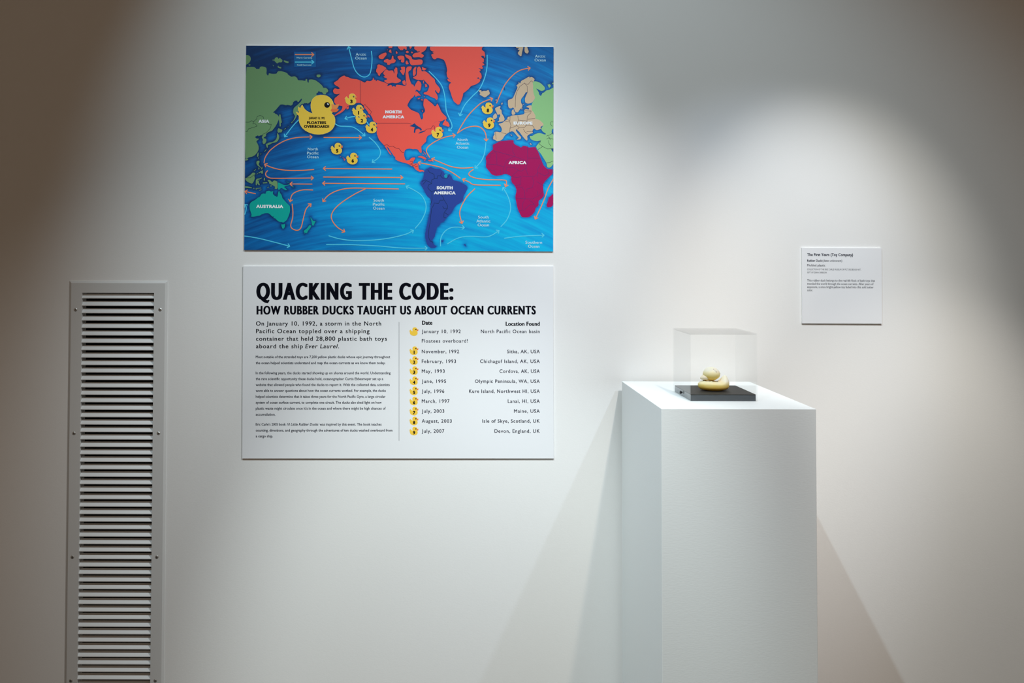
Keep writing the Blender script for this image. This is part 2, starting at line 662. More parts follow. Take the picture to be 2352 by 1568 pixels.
BEAK_UP = [(1326, 932), (1356, 941), (1392, 945), (1420, 938), (1438, 934), (1430, 962), (1418, 985), (1402, 1001), (1368, 1006), (1330, 1004)]
BEAK_LOW = [(1330, 1000), (1368, 1004), (1402, 1000), (1432, 1011), (1420, 1034), (1398, 1048), (1370, 1054), (1336, 1050), (1312, 1026)]


def duck_badge(board, cx, cy, s, layer, number=None, cap=None, rim=False, parent=None, name='duck_badge', label=None, writing=None, bold=1.1):
    """cx, cy: photo pixel of the middle, s: photo pixels per unit of the traced outline"""
    def P(pts):
        return [board.loc(cx + (x - DUCK_C[0]) * s, cy + (y - DUCK_C[1]) * s) for x, y in pts]
    ink = Ink(board, layer + .5)
    body = P(DUCK)
    ink.poly(body)
    o = ink.build(name, M['duck'], parent, label)
    if rim:
        ink = Ink(board, layer)
        ink.stroke(body + body[:1], 0.9 * board.k)
        ink.build('pale_rim', M['rim'], o)
    ink = Ink(board, layer + 1)
    ink.poly(P(BEAK_UP))
    bk = Ink(board, layer + .8)
    bk.poly(P(BEAK_LOW))
    ink.build('upper_beak', M['beak'], o)
    bk.build('lower_beak', M['beak_dark'], o)
    ink = Ink(board, layer + 1.2)
    ink.poly(P([(1263 + 41 * math.cos(a * math.pi / 12), 948 + 41 * math.sin(a * math.pi / 12)) for a in range(24)]))
    ink.build('eye', M['black'], o)
    if rim or s > .1:
        ink = Ink(board, layer + 1.6)
        ink.poly(P([(1275 + 11 * math.cos(a * math.pi / 6) + 4 * math.sin(a * math.pi / 6), 936 + 13 * math.sin(a * math.pi / 6)) for a in range(12)]))
        ink.build('eye_glint', M['white'], o)
    if number is not None:
        ink = Ink(board, layer + 1.3)
        w = cap * (0.30 if number == '1' else 0.66)
        nx, ny = cx + 21 * s, cy + 105 * s
        write(ink, number, nx - w / 2, nx + w / 2, ny + cap / 2, cap, (bold, bold * .8), res=4)
        ink.build('number', M['black'], o)
    if writing:
        ink = Ink(board, layer + 1.3)
        for a in writing:
            write(ink, *a[0], **a[1])
        ink.build('lettering', M['black'], o)
    return o


# ------------------------------------------------------------------ map panel
# outlines traced from the printed map: letters name the quarter of the map, numbers are in units of 1/6.272 pixel
QUARTER = {'A': (550, 90), 'B': (910, 90), 'C': (550, 335), 'D': (910, 335)}
ASIA = """
A 80,402 200,397 232,412 240,428 288,430 293,402 320,391 360,398 388,412 393,450 388,495 406,525 420,515 422,490 480,500 535,498 552,462 600,460 650,472 692,492 700,512 730,530 748,543 780,535 805,537 832,560 842,592 900,592 940,600 955,595 952,578 966,573 978,582 975,600 988,628 998,625 1000,582 1040,578 1095,590 1150,630 1190,665 1210,703 1235,697 1262,712 1280,738 1275,762 1250,768 1246,795 1228,797 1205,790 1192,762 1155,760 1143,740 1130,768 1102,788 1122,812 1060,850 1035,890 1000,920 985,930 970,918 955,925 940,918 925,932 900,930 885,945 870,960 858,1000 840,1050 832,1090 810,1140 785,1175 772,1180 790,1140 804,1108 785,1080 772,1055 778,1000 800,975 832,950 870,915 888,895 904,856 890,858 870,880 850,905 838,905 832,882 800,885 772,908 768,938 745,957 712,950 690,945 668,952 630,940 590,940 560,975 520,1022 478,1060 505,1058 515,1075 545,1085 568,1115 565,1160 540,1220 510,1270 468,1320 430,1332 405,1345 380,1370 385,1395 358,1410 345,1425 385,1432 388,1470 372,1500 345,1512 330,1480 340,1445 320,1415 340,1380 300,1385 275,1400 270,1382 220,1408 245,1430 288,1432 240,1472 262,1505 275,1540 278,1575 272,1600 258,1630 225,1668 190,1690 130,1702 108,1722 80,1708
A 80,230 125,228 155,250 165,285 155,320 130,350 110,362 80,374
A 130,365 158,363 156,377 140,380
A 530,260 550,262 562,285 580,268 600,285 620,300 615,330 588,335 568,332 545,352 520,330 500,308 510,275
A 642,303 680,315 712,325 702,345 660,335 636,318
A 545,400 560,380 568,396 603,402 600,425 570,415
A 1112,515 1135,508 1168,512 1168,540 1140,552 1112,540
A 480,290 492,292 490,312 480,312
A 476,370 492,378 490,392
A 575,1082 592,1085 594,1120 602,1150 612,1202 594,1205 597,1255 578,1258 575,1200 565,1150 568,1115
A 560,1278 590,1295 622,1305 604,1345 575,1340 558,1350 545,1320
A 543,1345 572,1385 572,1430 548,1472 510,1490 470,1495 442,1515 412,1525 385,1512 420,1490 480,1480 512,1460 540,1420
A 380,1500 412,1530 402,1568 385,1538
A 640,1298 668,1280 672,1288 645,1302
A 692,1268 702,1256 706,1262
A 745,1203 770,1178 776,1186 750,1210
C 268,95 276,98 272,150 254,160 254,125
C 268,165 282,168 272,188
C 358,80 385,48 390,55 365,85
C 398,0 412,0 405,25
C 300,120 312,105 316,112 304,125
C 85,183 130,188 118,205 85,212
C 245,225 265,212 288,213 290,235 275,265 292,290 315,312 305,318 290,300 268,290 245,258
C 275,308 290,318 282,342 272,335
C 312,322 330,296 332,330 312,342
C 268,390 300,368 318,362 335,345 340,395 320,402 312,378 285,395
C 206,358 238,334 240,340 212,364
C 245,405 265,392 266,400 250,410
C 110,455 150,425 190,385 215,385 232,402 212,422 222,465 208,510 184,545 140,530 100,505 80,470
C 238,475 300,466 322,452 320,472 262,492 265,508 297,488 275,515 295,562 278,568 255,532 250,567 233,565
C 80,578 130,585 182,598 180,611 120,606 80,604
C 195,603 218,605 210,626
C 228,610 310,600 316,610 240,618
C 283,640 315,625 320,632 290,645
C 225,622 255,628 250,636
C 348,490 358,452 370,468 365,480 372,495 356,500
C 335,528 400,522 402,535 340,540
C 400,605 412,588 424,590 408,610
C 445,570 460,565 465,580 450,588
C 398,488 440,490 455,508 472,522 500,495 530,505 549,516 549,620 505,618 515,590 498,575 465,560 432,545 425,520
"""
ASIA_EAST = """
B 1990,605 2030,610 2060,622 2090,640 2140,690 2143,722 2118,742 2085,745 2050,725 2012,708 2035,735 2055,765 2058,795 2085,822 2105,775 2130,768 2160,738 2200,732 2230,715 2275,690 2275,1285 2245,1295 2237,1345 2275,1390 2275,1570 2248,1575 2235,1600 2275,1640 2275,1775 2242,1827 2215,1850 2180,1848 2170,1825 2167,1787 2130,1727 2090,1657 2050,1612 2012,1550 2030,1525 2060,1490 2085,1458 2030,1470 1985,1462 1940,1442 1918,1392 1960,1395 1990,1370 2055,1348 2085,1355 2140,1374 2162,1365 2110,1330 2085,1290 2120,1240 2122,1215 2060,1160 2000,1145 2010,1110 1980,1050 1950,1025 1945,960 1960,915 2005,845 1980,790 1970,700 1975,680 1963,620
B 2180,655 2215,648 2228,675 2205,702 2195,690
B 2275,625 2248,630 2252,650 2275,645
"""
OCEANIA = """
C 385,652 432,643 455,660 490,647 478,688 510,720 548,736 556,680 570,640 585,680 607,705 618,750 652,790 692,832 728,865 730,940 712,1000 685,1065 660,1085 630,1107 612,1095 585,1098 540,1070 515,1042 492,1042 490,1010 478,1022 455,1000 440,985 415,968 370,968 320,985 295,1003 250,1008 212,1020 165,1020 176,990 155,930 145,880 148,840 165,810 230,775 265,745 298,730 310,700 345,683 378,692
C 600,1128 630,1132 657,1120 655,1168 630,1197 612,1178
C 1017,1018 1045,1055 1062,1082 1100,1080 1082,1112 1070,1150 1045,1140 1040,1092
C 1008,1138 1037,1145 1022,1180 985,1225 975,1257 930,1247 928,1220 970,1190 995,1160
C 935,1262 946,1258 940,1268
C 553,522 600,543 642,565 692,565 730,543 722,562 660,580 640,592 692,635 660,637 600,600 578,630 553,628
C 675,503 690,518 728,530 690,526
C 752,580 785,590 770,596
"""
AMERICA = """
A 1512,521 1530,540 1562,545 1610,568 1650,573 1690,575 1740,595 1780,615 1808,628 1820,612 1840,598 1880,607 1918,590 1926,547 1945,590 1960,580 1968,612 1985,585 2030,605 2085,620 2145,650 2118,677 2150,670 2180,655 2196,670 2206,692 2218,672 2250,690 2258,655 2318,660 2390,675 2408,655 2400,610 2395,545 2393,480 2410,395 2485,390 2475,440 2430,465 2440,540 2465,618 2485,655 2503,650 2518,692 2540,640 2570,595 2605,612 2622,650 2618,690 2600,752 2550,722 2535,745 2533,790 2505,830 2460,870 2415,950 2440,988 2480,1022 2540,1046 2588,1068 2600,1110 2606,1135 2627,1163 2650,1130 2640,1078 2672,1046 2673,1010 2650,960 2652,900 2658,858 2690,855 2730,892 2780,930 2815,972 2840,950 2850,922 2880,980 2910,1050 2945,1085 2980,1120 2985,1150 2950,1160 2910,1182 2830,1190 2785,1225 2820,1195 2850,1186 2895,1195 2880,1215 2870,1245 2890,1262 2922,1272 2900,1290 2870,1310 2840,1330 2760,1370 2710,1390 2690,1430 2692,1470 2650,1510 2618,1545 2620,1575 2625,1610 2622,1637 2600,1632 2578,1597 2558,1582 2520,1580 2498,1585 2480,1577 2440,1574 2405,1582 2378,1607 2368,1667 2385,1720 2400,1748 2448,1742 2478,1707 2528,1702 2533,1717 2505,1757 2500,1797 2548,1787 2578,1794 2578,1857 2590,1882 2633,1882 2660,1895 2660,1912 2638,1902 2600,1912 2560,1892 2528,1867 2510,1837 2470,1822 2440,1802 2390,1782 2338,1772 2290,1755 2240,1728 2250,1707 2215,1667 2175,1607 2140,1557 2118,1545 2150,1607 2186,1650 2190,1672 2160,1647 2130,1597 2088,1533 2040,1480 2010,1450 1975,1350 1985,1280 1985,1205 1960,1200 1925,1170 1918,1140 1890,1090 1860,1070 1845,1040 1800,985 1785,955 1745,920 1700,915 1660,930 1560,960 1530,1000 1490,1042 1455,1065 1400,1092 1364,1108 1380,1085 1430,1050 1470,1020 1490,965 1440,955 1400,950 1362,905 1370,850 1410,820 1452,783 1400,795 1362,782 1345,742 1372,705 1420,720 1447,712 1430,688 1380,662 1357,630 1390,605 1420,590 1440,560 1480,535
A 1540,985 1578,963 1572,1000 1545,1014
A 1845,1080 1875,1108 1882,1132 1850,1112
A 1985,375 2010,360 2030,372 2060,380 2110,408 2117,425 2075,462 2030,500 2020,530 2000,520 1990,490 1970,470 1970,440 1986,410
A 2115,430 2150,455 2195,448 2215,455 2228,500 2235,478 2225,440 2240,430 2250,403 2275,425 2272,500 2263,545 2318,600 2300,625 2250,635 2200,625 2135,642 2075,597 2140,575 2068,540 2100,530 2065,490
B 0,520 20,560 72,588 62,612 30,622 -10,612 -20,560
B 88,610 120,588 140,620 136,665 98,650
B -8,405 15,415 20,490 0,528 -12,500
A 2003,240 2060,205 2115,190 2120,225 2095,255 2065,290 2010,277
A 2075,310 2130,278 2155,300 2188,295 2200,238 2217,240 2220,282 2255,305 2235,340 2178,350 2160,372 2125,365 2130,340 2085,330
A 2165,150 2185,150 2190,200 2150,185
A 2124,150 2140,150 2130,160
A 2258,172 2278,190 2275,208
A 2150,100 2205,100 2200,126 2150,130
A 2278,100 2330,100 2330,165 2292,130
A 2280,250 2308,240 2325,262 2321,300 2300,298
B 15,250 60,235 110,242 120,280 115,330 92,337 65,325 78,290 30,282
B 140,320 155,305 180,355 150,365 135,345
B 125,218 160,225 220,250 230,290 280,300 330,290 372,295 385,325 370,365 300,370 220,378 195,340 190,290 140,260
B 265,100 445,100 440,118 418,160 385,185 352,200 400,230 396,250 365,272 330,255 250,265 230,237 260,200 330,190 345,165 310,182 292,160 258,140
B 15,100 152,100 150,160 110,130 92,165 50,130
B 188,100 225,100 222,122 200,142
B 138,180 160,165 187,185 168,200 142,195
B 213,190 226,175 242,195 226,205
B -5,170 18,190 14,210 -5,205
B 60,400 130,393 125,470 105,525 85,500 48,450 82,440
B 302,410 335,388 362,430 365,465 420,460 468,495 510,540 558,580 560,625 640,720 612,782 585,760 568,732 555,745 590,800 602,845 585,882 560,852 548,850 500,830 450,800 400,792 394,770 452,755 482,670 430,622 395,578 385,592 300,585 235,557 262,540 295,522 300,470
B 370,400 440,428 402,452 375,440
B 245,430 275,395 293,400 280,450 285,500 252,540 238,500
B 415,650 430,640 452,680 420,692
B 388,600 400,595 398,640 388,630
B 280,750 300,752 362,820 340,812 305,816 278,832 270,800
B 308,855 342,843 335,862 312,866
B 358,868 382,860 375,892
B 368,1025 390,1033 375,1047
B 395,825 415,820 405,836
B 664,1230 690,1185 715,1148 722,1185 745,1190 770,1235 765,1262 720,1252 690,1240
B 488,100 1250,100 1230,140 1240,160 1270,180 1282,230 1272,280 1263,238 1220,240 1236,268 1265,282 1260,340 1228,322 1278,370 1230,385 1250,410 1240,432 1205,420 1180,412 1222,446 1195,465 1225,500 1232,540 1225,570 1200,577 1185,545 1160,565 1190,572 1215,585 1200,620 1140,655 1080,672 1040,720 990,762 965,775 960,820 935,890 912,938 885,942 860,922 830,895 802,830 785,770 755,690 770,640 795,630 770,612 745,602 735,572 760,575 790,595 735,550 725,480 737,450 715,350 690,300 650,280 590,268 560,292 530,280 500,220 545,207 520,190 555,187 510,170 488,150
D 303,160 350,143 400,155 440,185 420,200 380,180 345,166
D 455,205 490,202 512,198 522,215 482,223
D 400,210 418,206 422,215 404,218
D 385,75 402,85 425,112 422,130 405,100
D 378,112 396,116 390,132
D 425,145 440,150 455,165
C 1450,150 1462,154 1456,160
C 1480,163 1512,178 1508,186
C 1500,200 1520,182 1528,192 1515,212
"""
SOUTH = """
D 400,375 408,360 432,333 500,300 520,315 580,330 640,335 662,355 682,372 695,400 720,410 760,415 792,425 820,495 900,510 960,540 1020,572 1030,612 1002,670 970,720 962,780 930,820 872,850 830,900 802,960 752,1010 722,1040 690,1090 640,1110 622,1150 592,1165 580,1210 562,1260 556,1310 522,1350 530,1392 555,1430 587,1445 560,1470 500,1472 450,1430 420,1340 415,1270 430,1210 452,1100 475,1000 492,900 500,770 440,720 392,620 345,550 350,520 370,490 390,470 398,410
D 648,1362 680,1355 676,1382 655,1388
D 972,1415 1000,1415 1008,1448 985,1435
"""
GUIANA = """
D 688,430 708,405 742,405 735,440 732,460 700,460
"""
AFRICA = """
B 1440,1500 1490,1470 1570,1463 1620,1455 1692,1453 1690,1490 1712,1520 1760,1540 1800,1562 1825,1535 1870,1538 1912,1560 1960,1555 2008,1553 2018,1580 2042,1612 2070,1687 2098,1757 2122,1817 2170,1865 2210,1875 2255,1872 2256,1937 2200,1987 2142,2047 2112,2097 2120,2177 2130,2257 2080,2307 2050,2327 2052,2397 2010,2427 2000,2477 1960,2527 1912,2562 1860,2566 1810,2562 1790,2527 1752,2447 1730,2347 1715,2267 1736,2177 1710,2107 1665,2062 1655,2017 1660,1977 1610,1947 1570,1937 1500,1962 1430,1967 1375,1947 1320,1877 1290,1837 1300,1757 1285,1707 1330,1647 1370,1607 1398,1587 1390,1537 1400,1515
D 2262,680 2230,720 2195,742 2188,790 2165,850 2175,885 2225,882 2262,855
"""
EUROPE = """
B 1185,745 1200,735 1228,735 1225,755 1260,743 1300,745 1330,727 1352,785 1315,815 1275,842 1245,822 1210,805 1200,790 1215,775
B 1425,992 1445,983 1460,975 1490,960 1507,970 1490,1000 1517,1020 1520,1070 1552,1115 1563,1150 1550,1180 1510,1190 1448,1196 1490,1165 1475,1145 1502,1105 1490,1080 1460,1092 1448,1060 1428,1020
B 1392,1105 1430,1062 1452,1090 1452,1132 1420,1152 1395,1147
B 1515,918 1535,915 1528,940 1515,942
B 1432,870 1448,862 1445,888 1435,892
B 1608,880 1640,865 1682,850 1720,760 1752,690 1728,670 1765,640 1763,613 1785,640 1800,600 1850,575 1905,543 1922,540 1920,560 1942,543 1970,552 1995,575 1985,605 1965,620 1975,680 1970,700 1980,790 2005,845 1957,915 1900,930 1860,916 1853,860 1867,820 1892,768 1870,760 1840,810 1795,868 1800,922 1822,950 1812,985 1780,1012 1752,1057 1715,1050 1690,978 1650,1000 1620,987 1610,940
B 1662,1072 1665,1025 1692,1003 1695,1035 1718,1060 1710,1085 1675,1092
B 1640,1115 1672,1095 1760,1095 1842,1080 1850,1052 1838,1020 1870,1005 1912,1015 1917,990 1868,975 1905,955 1950,950 1952,1025 1980,1050 2010,1110 2000,1145 2060,1160 2122,1215 2120,1242 2072,1265 2090,1282 2060,1302 2020,1312 1985,1280 1960,1322 1972,1350 1930,1362 1885,1392 1892,1440 1885,1462 1855,1440 1830,1410 1800,1370 1770,1330 1730,1295 1720,1312 1760,1370 1802,1410 1790,1442 1730,1447 1770,1420 1740,1390 1690,1330 1660,1325 1630,1340 1585,1367 1555,1400 1535,1437 1500,1462 1450,1472 1428,1450 1394,1440 1400,1395 1418,1370 1410,1345 1440,1330 1510,1345 1525,1300 1505,1250 1468,1220 1530,1205 1562,1180 1600,1150 1605,1120
B 1640,1368 1672,1383 1665,1392
B 1925,1500 1940,1498 1952,1525 1930,1515
B 1800,1000 1820,985 1812,1015
B 1822,935 1845,930 1838,945
B 1712,100 1835,100 1815,180 1802,257 1745,205 1785,150 1745,155 1775,122 1740,130
B 1850,100 1892,100 1888,125 1912,180 1890,210 1848,188
"""
LAKES = """
B 192,1252 230,1232 265,1210 292,1240 350,1275 372,1300 357,1322 330,1290 302,1290 282,1302 272,1352 253,1342 260,1290 270,1270 220,1257
B 318,1357 345,1335 402,1318 422,1325 372,1345 332,1358
D 2230,45 2262,38 2275,85 2250,65
B 1550,695 1560,690 1570,740 1558,735
"""
AMERICA_LINES = """
A 1740,600 1740,918 1790,960 1805,938 1850,985 1900,1045 1887,1085
A 1988,1208 2428,1208 2478,1225
B 405,1322 445,1293 500,1290 530,1245 548,1250 558,1300
A 2085,1528 2130,1520 2160,1545 2210,1540 2258,1570 2300,1577 2340,1627 2368,1635
D 200,225 235,225 240,242 220,258
D 190,262 225,262 240,290
D 232,298 290,262
D 265,305 310,288
"""
ASIA_LINES = """
A 88,1195 140,1195 170,1175 207,1185 250,1145 255,1115 300,1095 345,1120 355,1170 400,1210 420,1225 460,1225 445,1282 420,1310 388,1345 335,1370 320,1412
A 207,1185 193,1222 225,1215 257,1250 200,1270 130,1290 118,1325 86,1335
C 105,458 155,458 215,415
B 2165,1440 2200,1420 2262,1440
B 2165,1395 2220,1375 2262,1345
B 2195,1400 2220,1450
B 2040,1590 2110,1545 2180,1580 2262,1575
B 2085,1458 2060,1510 2110,1545
B 2195,1455 2200,1500 2230,1540
B 2262,1190 2230,1190 2222,1225 2250,1255
D 2165,245 2215,238 2262,215
"""
SOUTH_LINES = """
D 455,340 480,380 545,408 552,470 510,490 510,545 470,558 455,600 480,635 517,660 517,770 495,850
D 552,470 590,472 597,430 640,430 652,380
D 640,430 668,462 740,462 772,408
D 370,510 422,488 432,500 385,555
D 432,500 475,515 510,545
D 517,652 572,640 600,665
D 645,700 690,762 680,780 632,780 610,830 548,822 540,850 510,905 488,1100 470,1200 463,1310 492,1372 527,1382 530,1400
D 690,775 742,862 738,900 690,902 668,870
D 738,900 690,960 688,1032 722,1035
D 700,960 752,995
"""
AFRICA_LINES = """
D 1408,70 1700,150 1592,205
D 1398,62 1445,110 1452,270
D 1678,-10 1680,80 1712,140
D 1890,0 1895,240 1870,300 1870,335 1900,425
D 1895,175 2065,175
D 1700,150 1870,212 1895,255
D 1300,182 1350,180 1362,110 1405,100
D 1300,260 1450,272 1552,300 1592,205
D 1592,300 1700,312 1760,350 1690,412
D 1592,300 1582,402
D 1760,350 1800,365 1882,312
D 1820,432 1892,440 2000,432 2040,380
D 1960,450 1982,520 1960,600 1880,620 1885,662
D 1735,592 1810,592 1850,650 1857,760 1718,750
D 1857,760 1960,762 2050,720 2120,650
D 1857,760 1822,830 1820,922 1770,932
D 1920,780 1982,830 2010,890
D 1830,932 1930,842 1990,840
D 2022,512 2115,570
D 2040,650 2042,705
D 2032,450 2040,330 2095,225
D 2040,380 2140,432 2205,390 2170,335
D 1500,340 1510,425
D 1420,350 1442,425
D 1540,310 1545,410
D 1340,330 1380,355 1420,345
D 1800,440 1790,560 1712,565
D 1660,440 1740,455 1800,440
D 1690,412 1660,440
"""
EUROPE_LINES = """
B 1640,1115 1637,1180 1600,1150
B 1752,1100 1760,1168 1732,1240
B 1755,1165 1885,1180 1897,1210
B 1890,1108 1885,1180
B 1850,1052 1950,1042
B 1890,1108 1942,1058
B 1897,1150 2000,1145
B 1570,1180 1637,1190 1652,1240 1640,1282 1632,1340
B 1640,1282 1722,1252 1742,1240
B 1732,1240 1770,1272 1842,1275 1882,1235
B 1862,1235 1960,1240 1990,1280
B 1880,1332 1970,1332
B 1772,1275 1740,1300
B 1830,1290 1852,1332 1890,1362
B 1512,1345 1587,1362
B 1428,1340 1442,1440
B 1715,982 1718,900 1722,820 1730,770 1782,680 1850,630 1888,680 1890,770
B 1850,640 1900,652 1945,598 1972,622
B 1840,1020 1945,1030
"""
# currents: '>' ends in an arrow head
BLUE = """
A > 1900,175 1910,260 1905,380 1882,490 1840,535 1790,545 1740,525 1690,480 1650,410 1620,300 1572,108
B > 475,465 570,560 650,660 690,770 710,900 722,1030 760,1130 798,1215 800,1275 755,1318
B > 1310,230 1310,380 1290,500 1250,620 1190,730 1080,840 980,960 915,1105
A > 1665,1115 1610,1120 1520,1145
A > 850,1165 770,1250 650,1408
A > 1380,1220 1440,1250 1540,1255 1630,1265 1710,1310 1808,1392
A - 1835,1190 1862,1232
A > 1870,1415 1940,1475 2000,1550 2030,1610 2025,1670 1990,1720 1912,1774
B > 1290,1490 1285,1560 1265,1670 1215,1770 1135,1858
D > 275,1185 360,1080 420,950 425,830 370,720 280,650 143,580
C > 1290,1295 1430,1335 1600,1360 1800,1362 2000,1350 2200,1320 2400,1270 2507,1217
C > 1255,1420 1500,1420 1800,1430 2050,1445 2258,1465 2450,1473 2705,1473
C > 75,1298 250,1325 480,1380 725,1445
C > 78,985 96,920 95,870 78,842
D > 638,1440 640,1350 670,1270 740,1200 840,1170 982,1177
D > 740,1410 850,1345 960,1310 1100,1302 1280,1310 1380,1285 1482,1218
D > 1510,1160 1590,1070 1640,950 1645,850 1610,730 1538,598
D > 1560,1330 1800,1300 2130,1286
A > 805,330 1072,330
"""
ORANGE = """
A > 355,1777 370,1707 420,1627 480,1568 580,1500 700,1445 850,1415 1047,1408
A > 1218,1415 1757,1418
B > 480,1700 440,1630 440,1580 480,1530 560,1475 650,1430 750,1400 850,1382
B > 880,1355 950,1230 1030,1110 1120,1010 1240,910 1388,855
B > 880,1355 980,1290 1080,1258 1180,1258 1250,1300 1290,1370 1297,1467
B > 1445,920 1500,790 1570,650 1670,530 1780,450 1930,415
C > 1070,340 900,352 700,352 560,335 450,305 362,264
C > 405,358 380,390 385,430 430,458 500,466 800,465 1065,462
C > 2195,333 1208,325
C > 1212,448 2353,455
C > 1045,550 728,548
C > 2380,547 1198,538
C > 1055,635 920,633 820,660 755,710 730,803
C > 2290,620 1900,612 1650,608 1500,620 1370,660 1270,720 1203,802
C > 1810,620 1650,700 1480,810 1370,910 1325,1000 1340,1080 1410,1170 1517,1237
C > 760,840 770,950 765,1040 740,1140 760,1190 830,1215 885,1180 920,1050 960,910 1032,835
C > 230,688 78,655
D > 1105,310 950,320 800,300 680,255 513,184
D > 920,465 800,380 660,315 500,275 318,240
D > 1110,340 1050,390 1060,430 1150,465 1300,485 1450,488 1570,495 1590,530 1575,587
D > 1500,567 1140,560 1050,520 958,480
D > 1130,620 1020,730 940,870 915,980 948,1118
D > 2275,460 2190,610 2140,750 2080,890 2003,1053
A > 805,222 1072,222
"""


def traced(s):
    out = []
    for line in s.strip().splitlines():
        w = line.split()
        if not w:
            continue
        ox, oy = QUARTER[w[0]]
        head = False
        if w[1] in '>-':
            head = w[1] == '>'
            w = w[1:]
        out.append((head, [(ox + float(a) / 6.272, oy + float(c) / 6.272) for a, c in (p.split(',') for p in w[1:])]))
    return out


def chaikin(P, closed=True):
    out = []
    n = len(P)
    for i in range(n if closed else n - 1):
        a, c = P[i], P[(i + 1) % n]
        out += [(a[0] * .8 + c[0] * .2, a[1] * .8 + c[1] * .2), (a[0] * .2 + c[0] * .8, a[1] * .2 + c[1] * .8)]
    return out if closed else [P[0]] + out + [P[-1]]


def spline(P, n=7):
    Q = [P[0]] + P + [P[-1]]
    out = []
    for i in range(1, len(Q) - 2):
        p0, p1, p2, p3 = Q[i - 1], Q[i], Q[i + 1], Q[i + 2]
        for j in range(n):
            t = j / n
            out.append(tuple(0.5 * (2 * p1[k] + (p2[k] - p0[k]) * t + (2 * p0[k] - 5 * p1[k] + 4 * p2[k] - p3[k]) * t * t
                                    + (3 * p1[k] - p0[k] - 3 * p2[k] + p3[k]) * t ** 3) for k in (0, 1)))
    return out + [P[-1]]


BADGES = [('A', 1607, 867, '3'), ('A', 1710, 1030, '1'), ('A', 1758, 1143, '2'), ('A', 1902, 1272, '4'), ('A', 1402, 1577, '5'),
          ('C', 1627, 183, '6'), ('B', 595, 1347, '7'), ('B', 1315, 996, '8'), ('B', 1335, 1210, '9')]


